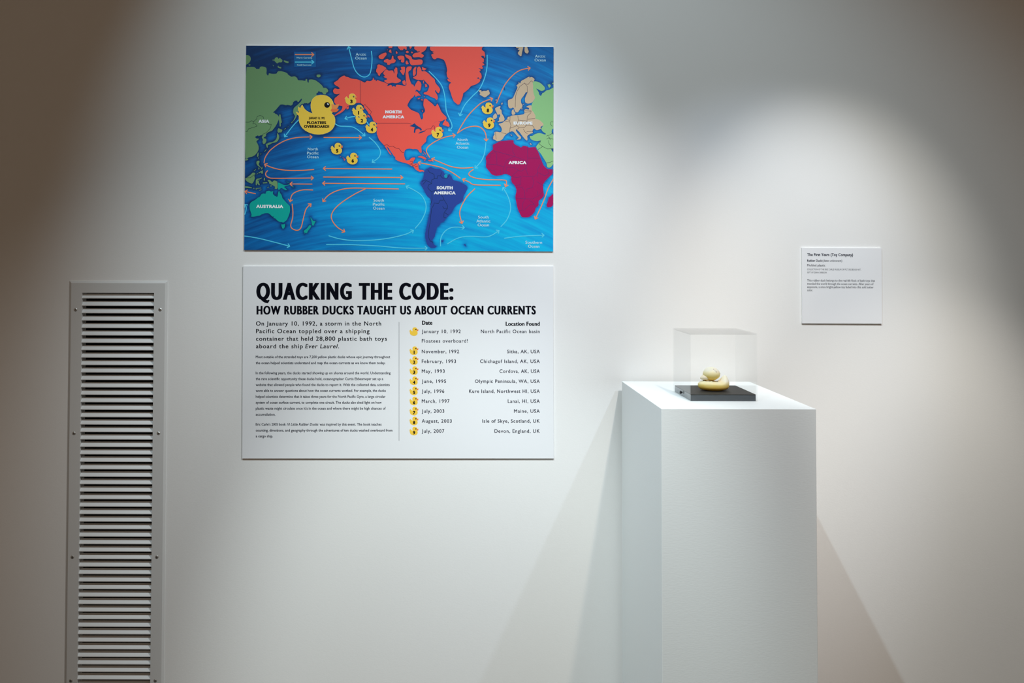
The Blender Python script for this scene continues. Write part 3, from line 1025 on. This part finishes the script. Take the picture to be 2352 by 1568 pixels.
def build_map():
    T = 0.0042
    b = Board('ocean_map', (564.5, 104), (1271.5, 108.5), (561.5, 573.8), (1270.5, 577.5), T,
              'colourful printed world map of ocean currents with yellow ducks, hung high on the wall', 'map')
    b.backing(T, M['board'])
    lands = [('asia', ASIA, 'asia', 'darker green land of Asia on the left'),
             ('western_asia', ASIA_EAST, 'asia_light', 'lighter green land at the right edge'), ('australia', OCEANIA, 'teal', 'teal land of Australia and New Zealand'),
             ('north_america', AMERICA, 'america', 'coral red land of North America and Greenland'),
             ('south_america', SOUTH, 'indigo', 'indigo land of South America'), ('africa', AFRICA, 'magenta', 'magenta land of Africa'),
             ('europe', EUROPE, 'tan', 'tan land of Europe')]
    shapes, seg = {}, []
    for name, s, mat, lab in lands:
        L = []
        for _, P in traced(s):
            P = chaikin(P) if len(P) > 5 else P
            L.append([b.loc(*p) for p in P])
        shapes[name] = L
        for P in L:
            seg += [(P[i - 1], P[i]) for i in range(len(P))]
    badge_px = [(1, 729.4, 263.6, 1 / 6.272)] + [(0, QUARTER[q][0] + x / 6.272, QUARTER[q][1] + y / 6.272, 0.0456) for q, x, y, n in BADGES]
    for big, u, v, s in badge_px:
        P = [b.loc(u + (x - DUCK_C[0]) * s + 1.2 * s / .159, v + (y - DUCK_C[1]) * s + 2.5 * s / .159) for x, y in DUCK]
        seg += [(P[i - 1], P[i]) for i in range(len(P))]
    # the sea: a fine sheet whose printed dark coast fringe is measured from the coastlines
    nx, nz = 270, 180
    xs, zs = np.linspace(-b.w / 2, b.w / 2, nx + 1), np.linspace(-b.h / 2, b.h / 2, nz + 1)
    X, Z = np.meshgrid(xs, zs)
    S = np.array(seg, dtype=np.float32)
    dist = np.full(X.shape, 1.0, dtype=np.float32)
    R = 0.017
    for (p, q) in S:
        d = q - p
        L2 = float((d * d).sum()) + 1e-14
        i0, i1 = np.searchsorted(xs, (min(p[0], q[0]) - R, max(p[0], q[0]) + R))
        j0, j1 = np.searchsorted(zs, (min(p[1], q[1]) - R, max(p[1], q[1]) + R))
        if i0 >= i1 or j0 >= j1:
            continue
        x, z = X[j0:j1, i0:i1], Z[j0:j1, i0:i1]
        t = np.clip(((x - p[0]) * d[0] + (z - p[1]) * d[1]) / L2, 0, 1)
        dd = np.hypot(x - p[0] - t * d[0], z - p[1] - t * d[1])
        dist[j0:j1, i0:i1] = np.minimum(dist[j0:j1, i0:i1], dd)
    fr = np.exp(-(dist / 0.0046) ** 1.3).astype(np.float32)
    me = bpy.data.meshes.new('sea')
    vs = np.stack([X, np.full(X.shape, -STEP), Z], -1).reshape(-1, 3)
    idx = np.arange((nx + 1) * (nz + 1)).reshape(nz + 1, nx + 1)
    fs = np.stack([idx[:-1, :-1], idx[:-1, 1:], idx[1:, 1:], idx[1:, :-1]], -1).reshape(-1, 4)
    me.from_pydata(vs.tolist(), [], fs.tolist())
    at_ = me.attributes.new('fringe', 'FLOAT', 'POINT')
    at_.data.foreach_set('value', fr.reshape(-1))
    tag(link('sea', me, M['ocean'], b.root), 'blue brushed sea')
    objs = {}
    for name, s, mat, lab in lands:
        i = Ink(b, 2)
        for P in shapes[name]:
            i.poly(P)
        objs[name] = i.build(name, M[mat], None, lab)

    def lines(s, mat, parent, w, layer=3.2):
        i = Ink(b, layer)
        for _, P in traced(s):
            i.n += 4
            i.stroke([b.loc(*p) for p in P], w * b.k, False, i.n % 24)
        i.build('border_lines', M[mat], parent)
    i = Ink(b, 3)
    for _, P in traced(GUIANA):
        i.poly([b.loc(*p) for p in P])
    i.build('guiana_patch', M['guiana'], objs['south_america'])
    i = Ink(b, 3)
    for _, P in traced(LAKES):
        i.poly([b.loc(*p) for p in P])
    i.build('lakes', M['lake'], objs['north_america'])
    lines(AMERICA_LINES, 'border', objs['north_america'], .75)
    lines(ASIA_LINES, 'green_line', objs['asia'], .75)
    lines(SOUTH_LINES, 'navy', objs['south_america'], .9)
    lines(AFRICA_LINES, 'mauve', objs['africa'], .7)
    lines(EUROPE_LINES, 'border', objs['europe'], .65)
    # legend
    i = Ink(b, 2.5)
    q = lambda u0, v0, u1, v1: [b.loc(550 + u / 6.272, 90 + v / 6.272) for u, v in ((u0, v0), (u1, v0), (u1, v1), (u0, v1))]
    i.quad(q(785, 180, 1104, 404))
    leg = i.build('legend', M['key'], None, 'small legend box with two arrows')
    i = Ink(b, 3)
    P = q(785, 180, 1104, 404)
    i.stroke(P + P[:1], .9 * b.k)
    i.build('legend_outline', M['deep'], leg)
    # currents
    hd = 5.2
    for s, mat, name, lab in ((BLUE, 'cyan', 'cold_current', None), (ORANGE, 'orange', 'warm_current', None)):
        for k, (head, P) in enumerate(traced(s)):
            i = Ink(b, 4 + .02 * k)
            path = spline(P) if len(P) > 2 else P
            i.stroke([b.loc(*p) for p in path], 2.2 * b.k)
            if head:
                tip = path[-1]
                back = path[-4] if len(path) > 6 else path[0]
                a = math.atan2(tip[1] - back[1], tip[0] - back[0])
                for up_, da in ((13, 2.42), (19, -2.42)):
                    e = (tip[0] + hd * math.cos(a + da) * 1.25, tip[1] + hd * math.sin(a + da) * 1.25)
                    i.stroke([b.loc(*tip), b.loc(*e)], 2.2 * b.k, True, up_)
            i.build(name, M[mat])
    # lettering
    W = (.5, .38)

    def put(ink, qd, x0, x1, y, t, cap, bold=(0, 0), sp=1.0, res=4):
        ox, oy = QUARTER[qd]
        write(ink, t, ox + x0 / 6.272, ox + x1 / 6.272, oy + y / 6.272, cap, bold, sp, res)
    i = Ink(b, 5)
    put(i, 'A', 2100, 2335, 1068, 'NORTH', 7.2, (.72, .56), 1.16)
    put(i, 'A', 2062, 2373, 1140, 'AMERICA', 7.2, (.72, .56), 1.16)
    put(i, 'D', 583, 815, 625, 'SOUTH', 7.2, (.72, .56), 1.16)
    put(i, 'D', 543, 855, 697, 'AMERICA', 7.2, (.72, .56), 1.16)
    put(i, 'D', 1620, 1875, 262, 'AFRICA', 7.4, (.72, .56), 1.16)
    put(i, 'C', 243, 630, 893, 'AUSTRALIA', 7.4, (.72, .56), 1.16)
    put(i, 'A', 275, 428, 1203, 'ASIA', 7.2, (.7, .54), 1.16)
    put(i, 'B', 1690, 1963, 1230, 'EUROPE', 7.2, (.7, .54), 1.16)
    i.build('continent_names', M['white'])
    i = Ink(b, 5)
    for qd, x0, x1, y, t in (('A', 1675, 1825, 238, 'Arctic'), ('A', 1668, 1832, 292, 'Ocean'), ('B', 2000, 2148, 265, 'Arctic'), ('B', 1993, 2155, 320, 'Ocean'),
                             ('C', 985, 1130, 65, 'North'), ('C', 973, 1140, 123, 'Pacific'), ('C', 975, 1138, 178, 'Ocean'),
                             ('C', 1930, 2082, 803, 'South'), ('C', 1922, 2090, 860, 'Pacific'), ('C', 1925, 2088, 917, 'Ocean'),
                             ('B', 885, 1028, 1467, 'North'), ('B', 853, 1055, 1520, 'Atlantic'), ('B', 875, 1037, 1577, 'Ocean'),
                             ('D', 1180, 1332, 1045, 'South'), ('D', 1155, 1355, 1102, 'Atlantic'), ('D', 1173, 1337, 1158, 'Ocean'),
                             ('D', 1862, 2102, 1408, 'Southern'), ('D', 1900, 2063, 1465, 'Ocean')):
        put(i, qd, x0, x1, y, t, 6.6, (.14, .1), 1.04)
    put(i, 'A', 820, 1048, 278, 'Warm Currents', 3.7, (.12, .08), 1.0, 3)
    put(i, 'A', 830, 1036, 382, 'Cold Currents', 3.7, (.12, .08), 1.0, 3)
    i.build('ocean_names', M['text'])
    # duck badges
    f = lambda x, y: (550 + x / 6.272, 90 + y / 6.272)
    wr = []
    for x0, x1, y, t, cap, bold in ((1000, 1228, 1152, 'JANUARY 10, 1992', 5.4, (.26, .2)), (973, 1250, 1222, 'FLOATEES', 6.8, (.55, .45)),
                                    (930, 1295, 1277, 'OVERBOARD!', 6.8, (.55, .45))):
        wr.append(((t, f(x0, 0)[0], f(x1, 0)[0], f(0, y)[1], cap, bold, 1.08, 4), {}))
    duck_badge(b, 729.4, 263.6, 1 / 6.272, 6, rim=True, writing=wr, label='large yellow duck with black lettering')
    for k, (qd, x, y, n) in enumerate(BADGES):
        duck_badge(b, QUARTER[qd][0] + x / 6.272, QUARTER[qd][1] + y / 6.272, 0.0456, 6 + (2 if n == '2' else 0), n, 8.6, rim=True,
                   label='small yellow duck numbered ' + n, bold=.72)


build_map()


# ------------------------------------------------------------------ text panel
def build_info_panel():
    T = 0.0042
    b = Board('info_panel', (557, 611), (1272, 611.5), (558, 1052.5), (1270.5, 1052.5), T,
              'white text panel headed with black capitals about rubber ducks, hung under the map', 'sign')
    b.backing(T, M['board'])
    i = Ink(b, 1)
    write(i, 'QUACKING THE CODE:', 588.7, 1041.6, 688.2, 39.5, (2.75, 1.0), 1.24, 8)
    i.build('headline', M['ink'])
    i = Ink(b, 1)
    write(i, 'HOW RUBBER DUCKS TAUGHT US ABOUT OCEAN CURRENTS', 589.2, 1230.8, 722, 20.3, (1.25, .5), 1.2, 5)
    i.build('subheading', M['ink'])
    i = Ink(b, 1)
    B1 = (.24, .18)
    for t, r, y in (('On January 10, 1992, a storm in the North', 875.5, 747.4), ('Pacific Ocean toppled over a shipping', 848.8, 764.8),
                    ('container that held 28,800 plastic bath toys', 888.7, 782.2)):
        write(i, t, 587.9, r, y, 9.9, B1, 1.16, 4)
    write(i, 'aboard the ship', 587.9, 695.6, 799.5, 9.9, B1, 1.16, 4)
    write(i, 'Ever Laurel.', 700.8, 780.4, 799.5, 9.9, B1, 1.16, 4, .2)
    i.build('introduction', M['ink'])
    i = Ink(b, 1)
    for t, r, y in (
            ('Most notable of the stranded toys are 7,200 yellow plastic ducks whose epic journey throughout', 896.1, 822.3),
            ('the ocean helped scientists understand and map the ocean currents as we know them today.', 885.4, 836.0),
            ('In the following years, the ducks started showing up on shores around the world. Understanding', 897.2, 859.1),
            ('the rare scientific opportunity these ducks hold, oceanographer Curtis Ebbesmeyer set up a', 880.2, 872.6),
            ('website that allowed people who found the ducks to report it. With the collected data, scientists', 895.2, 886.2),
            ('were able to answer questions about how the ocean currents worked. For example, the ducks', 886.4, 899.7),
            ('helped scientists determine that it takes three years for the North Pacific Gyre, a large circular', 885.4, 913.3),
            ('system of ocean surface current, to complete one circuit. The ducks also shed light on how', 876.6, 926.8),
            ('plastic waste might circulate once it\u2019s in the ocean and where there might be high chances of', 886.0, 940.4),
            ('accumulation.', 632.7, 954.2),
            ('counting, directions, and geography through the adventures of ten ducks washed overboard from', 901.6, 990.9),
            ('a cargo ship.', 627.1, 1004.2)):
        write(i, t, 587.4, r, y, 6.1, (.15, .11), 1.0, 2)
    y = 977.1
    write(i, 'Eric Carle\u2019s 2005 book', 587.4, 656.3, y, 6.1, (.15, .11), 1.0, 2)
    write(i, '10 Little Rubber Ducks', 659.0, 732.0, y, 6.1, (.15, .11), 1.0, 2, .2)
    write(i, 'was inspired by this event. The book teaches', 734.2, 876.4, y, 6.1, (.15, .11), 1.0, 2)
    i.build('body_text', M['ink_soft'])
    i = Ink(b, 1)
    i.quad([b.loc(916.1, 739), b.loc(917.0, 739), b.loc(917.0, 1012), b.loc(916.1, 1012)])
    i.build('divider_line', M['rule'])
    i = Ink(b, 1)
    write(i, 'Date', 969.1, 993.2, 745.5, 9.5, (.55, .3), 1.08, 4)
    write(i, 'Location Found', 1161.4, 1239.8, 747.9, 9.5, (.55, .3), 1.08, 4)
    i.build('column_headings', M['ink'])
    rows = [('January 10, 1992', 1058.2, 764.7, 'North Pacific Ocean basin', 1104.5, 761.2),
            ('Floatees overboard!', 1074.4, 786.5, None, 0, 0),
            ('November, 1992', 1054.5, 810.8, 'Sitka, AK, USA', 1164.9, 805.1),
            ('February, 1993', 1047.4, 833.3, 'Chichagof Island, AK, USA', 1102.7, 827.7),
            ('May, 1993', 1021.4, 856.0, 'Cordova, AK, USA', 1147.4, 850.8),
            ('June, 1995', 1024.6, 879.1, 'Olympic Peninsula, WA, USA', 1090.9, 874.1),
            ('July, 1996', 1020.6, 901.9, 'Kure Island, Northwest HI, USA', 1077.3, 897.2),
            ('March, 1997', 1032.6, 924.8, 'Lanai, HI, USA', 1166.3, 920.4),
            ('July, 2003', 1020.6, 947.6, 'Maine, USA', 1180.6, 943.6),
            ('August, 2003', 1037.7, 970.4, 'Isle of Skye, Scotland, UK', 1107.7, 966.3),
            ('July, 2007', 1020.6, 993.4, 'Devon, England, UK', 1135.9, 989.5)]
    dl, ll = Ink(b, 1), Ink(b, 1)
    n = 0
    for d, r, y, place, l, dy in rows:
        write(dl, d, 968.6, r, y, 8.1, (.17, .12), 1.15, 3)
        if place:
            write(ll, place, l, 1239.8, y, 8.1, (.17, .12), 1.15, 3)
            duck_badge(b, 950.5, dy, 0.0346, 1, str(n) if n else None, 7.6, name='duck_icon', bold=.62)
            n += 1
    dl.build('date_list', M['ink_soft'])
    ll.build('location_list', M['ink_soft'])


build_info_panel()


# ------------------------------------------------------------------ object label
def build_label():
    T = 0.0046
    b = Board('object_label', (1842, 569), (2025, 569.5), (1842.5, 742.5), (2025.5, 743), T,
              'small square white caption card on the wall, right of the plinth', 'sign')
    b.backing(T, M['board'])
    i = Ink(b, 1)
    write(i, 'The First Years (Toy Company)', 1853.9, 1959.3, 587.8, 6.9, (.30, .18), 1.06, 4)
    write(i, 'Rubber Duck', 1853.9, 1887.8, 600.8, 5.2, (.22, .14), 1.06, 3)
    i.build('title', M['ink_soft'])
    i = Ink(b, 1)
    write(i, '(date unknown)', 1889.2, 1934.3, 600.8, 5.2, (.06, .05), 1.0, 3)
    write(i, 'Molded plastic', 1853.9, 1895.4, 611.4, 5.2, (.06, .05), 1.0, 3)
    write(i, 'COLLECTION OF THE ERIC CARLE MUSEUM OF PICTURE BOOK ART,', 1853.9, 1977.6, 620.2, 3.9, (0, 0), 1.0, 2)
    write(i, 'GIFT OF DEAN ORBISON', 1853.9, 1898.9, 627.4, 3.9, (0, 0), 1.0, 2)
    for t, r, y in (('This rubber duck belongs to the real-life flock of bath toys that', 2009.8, 646.1),
                    ('traveled the world through the ocean currents. After years of', 2006.2, 653.7),
                    ('exposure, a once bright-yellow toy faded into this soft butter', 2006.2, 661.2), ('color.', 1867.0, 668.5)):
        write(i, t, 1853.9, r, y, 5.2, (.04, .03), 1.0, 2)
    i.build('caption_text', M['ink_soft'])


build_label()

# ------------------------------------------------------------------ plinth
PF, PB = 2.085, 2.529
a, b_ = at(1516.5, 938.5, PF), at(1872, 938.5, PF)
c_, d_ = at(1430.3, 878, PB), at(1723.5, 877, PB)
PX0, PX1 = (a.x + c_.x) / 2, (b_.x + d_.x) / 2
PZ = (a.z + b_.z) / 2
bm = bmesh.new()
PC = ((PX0 + PX1) / 2, (PF + PB) / 2)
add_box(bm, (PX0 - PC[0], PF - PC[1], 0), (PX1 - PC[0], PB - PC[1], PZ))
bevel_all(bm, 0.0012)
ped = from_bm('plinth', bm, M['pedestal'], None, (PC[0], PC[1], 0))
tag(ped, 'tall white painted display plinth standing against the wall', 'plinth')


# ------------------------------------------------------------------ display case
def build_case():
    f = F * (CAM.z - PZ)
    YF, YB = 2.189, 2.345
    l, r = at(1585, 921, YF).x, at(1740, 921, YF).x
    zt = at(1660, 765.5, YF).z
    cx, cy = (l + r) / 2, (YF + YB) / 2
    root = empty('display_case', (cx, cy, PZ))
    tag(root, 'clear acrylic box over a black base on top of the plinth', 'display case')
    w, d, h, t = (r - l) / 2, (YB - YF) / 2, zt - PZ, 0.0028
    base_h = at(1660, 905.2, YF + .004).z - PZ
    g = t + .0004
    bm = bmesh.new()
    add_box(bm, (-w + g, -d + g, 0), (w - g, d - g, base_h - .0020))
    bevel_all(bm, 0.0003)
    tag(from_bm('base_block', bm, M['base'], root), 'glossy black base block')
    bm = bmesh.new()
    add_box(bm, (-w + g, -d + g, base_h - .0017), (w - g, d - g, base_h))
    bevel_all(bm, 0.0003)
    tag(from_bm('top_mat', bm, M['pad'], root), 'matte black top of the base')
    for name, A, B in (('front_panel', (-w, -d, 0), (w, -d + t, h - t - .0003)), ('back_panel', (-w, d - t, 0), (w, d, h - t - .0003)),
                       ('side_panel', (-w, -d + t + .0003, 0), (-w + t, d - t - .0003, h - t - .0003)), ('side_panel', (w - t, -d + t + .0003, 0), (w, d - t - .0003, h - t - .0003)),
                       ('top_panel', (-w, -d, h - t), (w, d, h))):
        bm = bmesh.new()
        v, fs = add_box(bm, A, B, 0)
        dims = [B[i] - A[i] for i in range(3)]
        thin = dims.index(min(dims))
        for q in fs:
            n = q.normal if q.normal.length else None
            q.normal_update()
            n = q.normal
            if abs(n[thin]) < .5:
                q.material_index = 1
        # neighbouring panels touch: keep a hair between them
        o = from_bm(name, bm, [M['acrylic'], M['acrylic_edge']], root)
    for sx in (-1, 1):
        bm = bmesh.new()
        R = Matrix.Rotation(math.radians(90), 4, 'Y')
        bmesh.ops.create_cone(bm, cap_ends=True, segments=24, radius1=.0042, radius2=.0042, depth=.0022, matrix=R)
        bmesh.ops.create_cone(bm, cap_ends=True, segments=16, radius1=.0016, radius2=.0016, depth=.0092,
                              matrix=Matrix.Translation((-sx * .004, 0, 0)) @ R)
        bevel_all(bm, 0.0003, 1)
        s = from_bm('screw', bm, M['dark'], root, (sx * (w + .0011), 0.004, base_h * .55))
        bm = bmesh.new()
        bmesh.ops.create_cone(bm, cap_ends=True, segments=6, radius1=.0018, radius2=.0018, depth=.0004, matrix=R)
        from_bm('hex_socket', bm, M['dark'], s, (sx * .00125, 0, 0))
    return cx, cy, PZ + base_h


case_x, case_y, base_z = build_case()


# ------------------------------------------------------------------ the toy duck
def build_duck():
    Y = case_y - .010
    k = Y / F
    x0 = at(1639, 895, Y).x
    root = empty('rubber_duck', (x0, Y, base_z))
    tag(root, 'faded butter yellow rubber duck on the black base inside the clear box', 'toy duck')
    L, W, H = 0.0397, 0.027, 0.0250
    bm = bmesh.new()
    bmesh.ops.create_uvsphere(bm, u_segments=64, v_segments=40, radius=1.0)
    for v in bm.verts:
        x, y, z = v.co
        r = math.hypot(x, y)
        if z < 0:                                            # flat, slightly tucked underside
            zz = -abs(z) ** 0.62
            pr = r ** 0.62 if r > 0 else 0
        else:
            zz, pr = z ** 0.80, r ** 0.80 if r > 0 else 0
        f = pr / r if r > 1e-9 else 1
        X, Yy = x * f * L, y * f * W
        X *= 1.0 if X < 0 else 0.985
        Z = 0.0148 + zz * (0.0148 if z < 0 else 0.0098)
        if z < 0 and Z < 0.004:
            s = 0.93 + 0.07 * max(0, Z / 0.004)
            X, Yy = X * s, Yy * s
        if z > -0.25:                                        # upturned tail
            g = math.exp(-((X - 0.0280) / 0.0105) ** 2) * math.exp(-(Yy / 0.0145) ** 2)
            Z += 0.0165 * g * min(1, (z + .25) / .5)
            X += 0.002 * g
            Z += 0.0022 * math.exp(-((X + 0.020) / 0.015) ** 2) * max(z, 0)      # full breast
            Z -= 0.0020 * math.exp(-((X - 0.012) / 0.008) ** 2) * max(z, 0)      # dip behind the neck
        v.co = (X, Yy, Z)
    from_bm('body', bm, M['duck_toy'], root, smooth=True)
    # head
    hx, hz = (1634.0 - 1639) * k, (895.3 - 859.0) * k + .0014
    bm = bmesh.new()
    bmesh.ops.create_uvsphere(bm, u_segments=48, v_segments=32, radius=1.0)
    for v in bm.verts:
        x, y, z = v.co
        s = 1.0 + 0.05 * (1 - abs(z)) * (1 if x > 0 else .6)
        if z < 0:                                            # cheeks swell, then the neck draws in
            s *= 1.0 - 0.20 * max(0, -z - .45)
        cheek = 0.05 * math.exp(-((z + .25) / .3) ** 2)
        v.co = (hx + x * .0208 * (s + cheek * .4), y * .0198 * s, hz + z * .0176)
    h = from_bm('head', bm, M['duck_head'], root, smooth=True)
    # bill: two lips, the upper one broad and rounded
    def lip(cx, cz, lx, ly, lz, tilt, curl):
        m = bmesh.new()
        bmesh.ops.create_uvsphere(m, u_segments=28, v_segments=18, radius=1.0)
        for v in m.verts:
            x, y, z = v.co
            wdt = 1.0 - 0.35 * max(0, -x) ** 2
            X, Yy, Z = x * lx, y * ly * wdt, z * lz * (1 - .35 * max(0, -x))
            Z += curl * max(0, -x) ** 2
            c, s = math.cos(tilt), math.sin(tilt)
            v.co = (cx + X * c - Z * s, Yy, cz + X * s + Z * c)
        return m
    bx = hx - .0150
    from_bm('upper_bill', lip(bx - .0008, hz - .0086, .0134, .0116, .0084, .10, -.0016), M['duck_bill'], root, smooth=True)
    from_bm('lower_bill', lip(bx + .001, hz - .0142, .0108, .0088, .0034, .02, .0006), M['duck_head'], root, smooth=True)
    # worn marks of paint and a seam
    m = bmesh.new()

    def dot(px, pz, r, yoff):
        bmesh.ops.create_icosphere(m, subdivisions=1, radius=r, matrix=Matrix.Translation((px, yoff, pz)))

    def on_head(u, v):
        px, pz = (u - 1639) * k, (895.3 - v) * k + .0014
        nx, nz = (px - hx) / .0217, (pz - hz) / .0176
        return px, pz, -.0198 * math.sqrt(max(0.02, 1 - nx * nx - nz * nz)) * 1.02
    for u, v, r in ((1635.2, 847.2, .0009), (1636.6, 848.3, .0005), (1637.8, 849.3, .0005), (1638.8, 850.6, .0006), (1639.8, 852, .0006),
                    (1640.4, 852.8, .0009), (1650.9, 857.2, .0009)):
        px, pz, y = on_head(u, v)
        dot(px, pz, r, y)
    from_bm('paint_marks', m, M['crack'], root)
    m = bmesh.new()
    rings = []
    for j in range(26):                                  # grime caught where the head meets the body
        a = math.radians(170 + 7 * j)
        c = Vector((hx - .002 + .0185 * math.cos(a), .0150 * math.sin(a), 0.0247 + .0005 * math.sin(j * 1.3)))
        r = .0004 + .0003 * abs(math.sin(j * .9 + .4)) + (.0004 if j < 10 else 0)
        rings.append([m.verts.new(c + Vector((r * math.cos(a) * math.cos(t), r * math.sin(a) * math.cos(t), r * .8 * math.sin(t))))
                      for t in (math.pi * q / 4 for q in range(8))])
    for A, B in zip(rings, rings[1:]):
        for q in range(8):
            m.faces.new((A[q], A[(q + 1) % 8], B[(q + 1) % 8], B[q]))
    bmesh.ops.recalc_face_normals(m, faces=list(m.faces))
    from_bm('neck_crack', m, M['crack'], root)


build_duck()
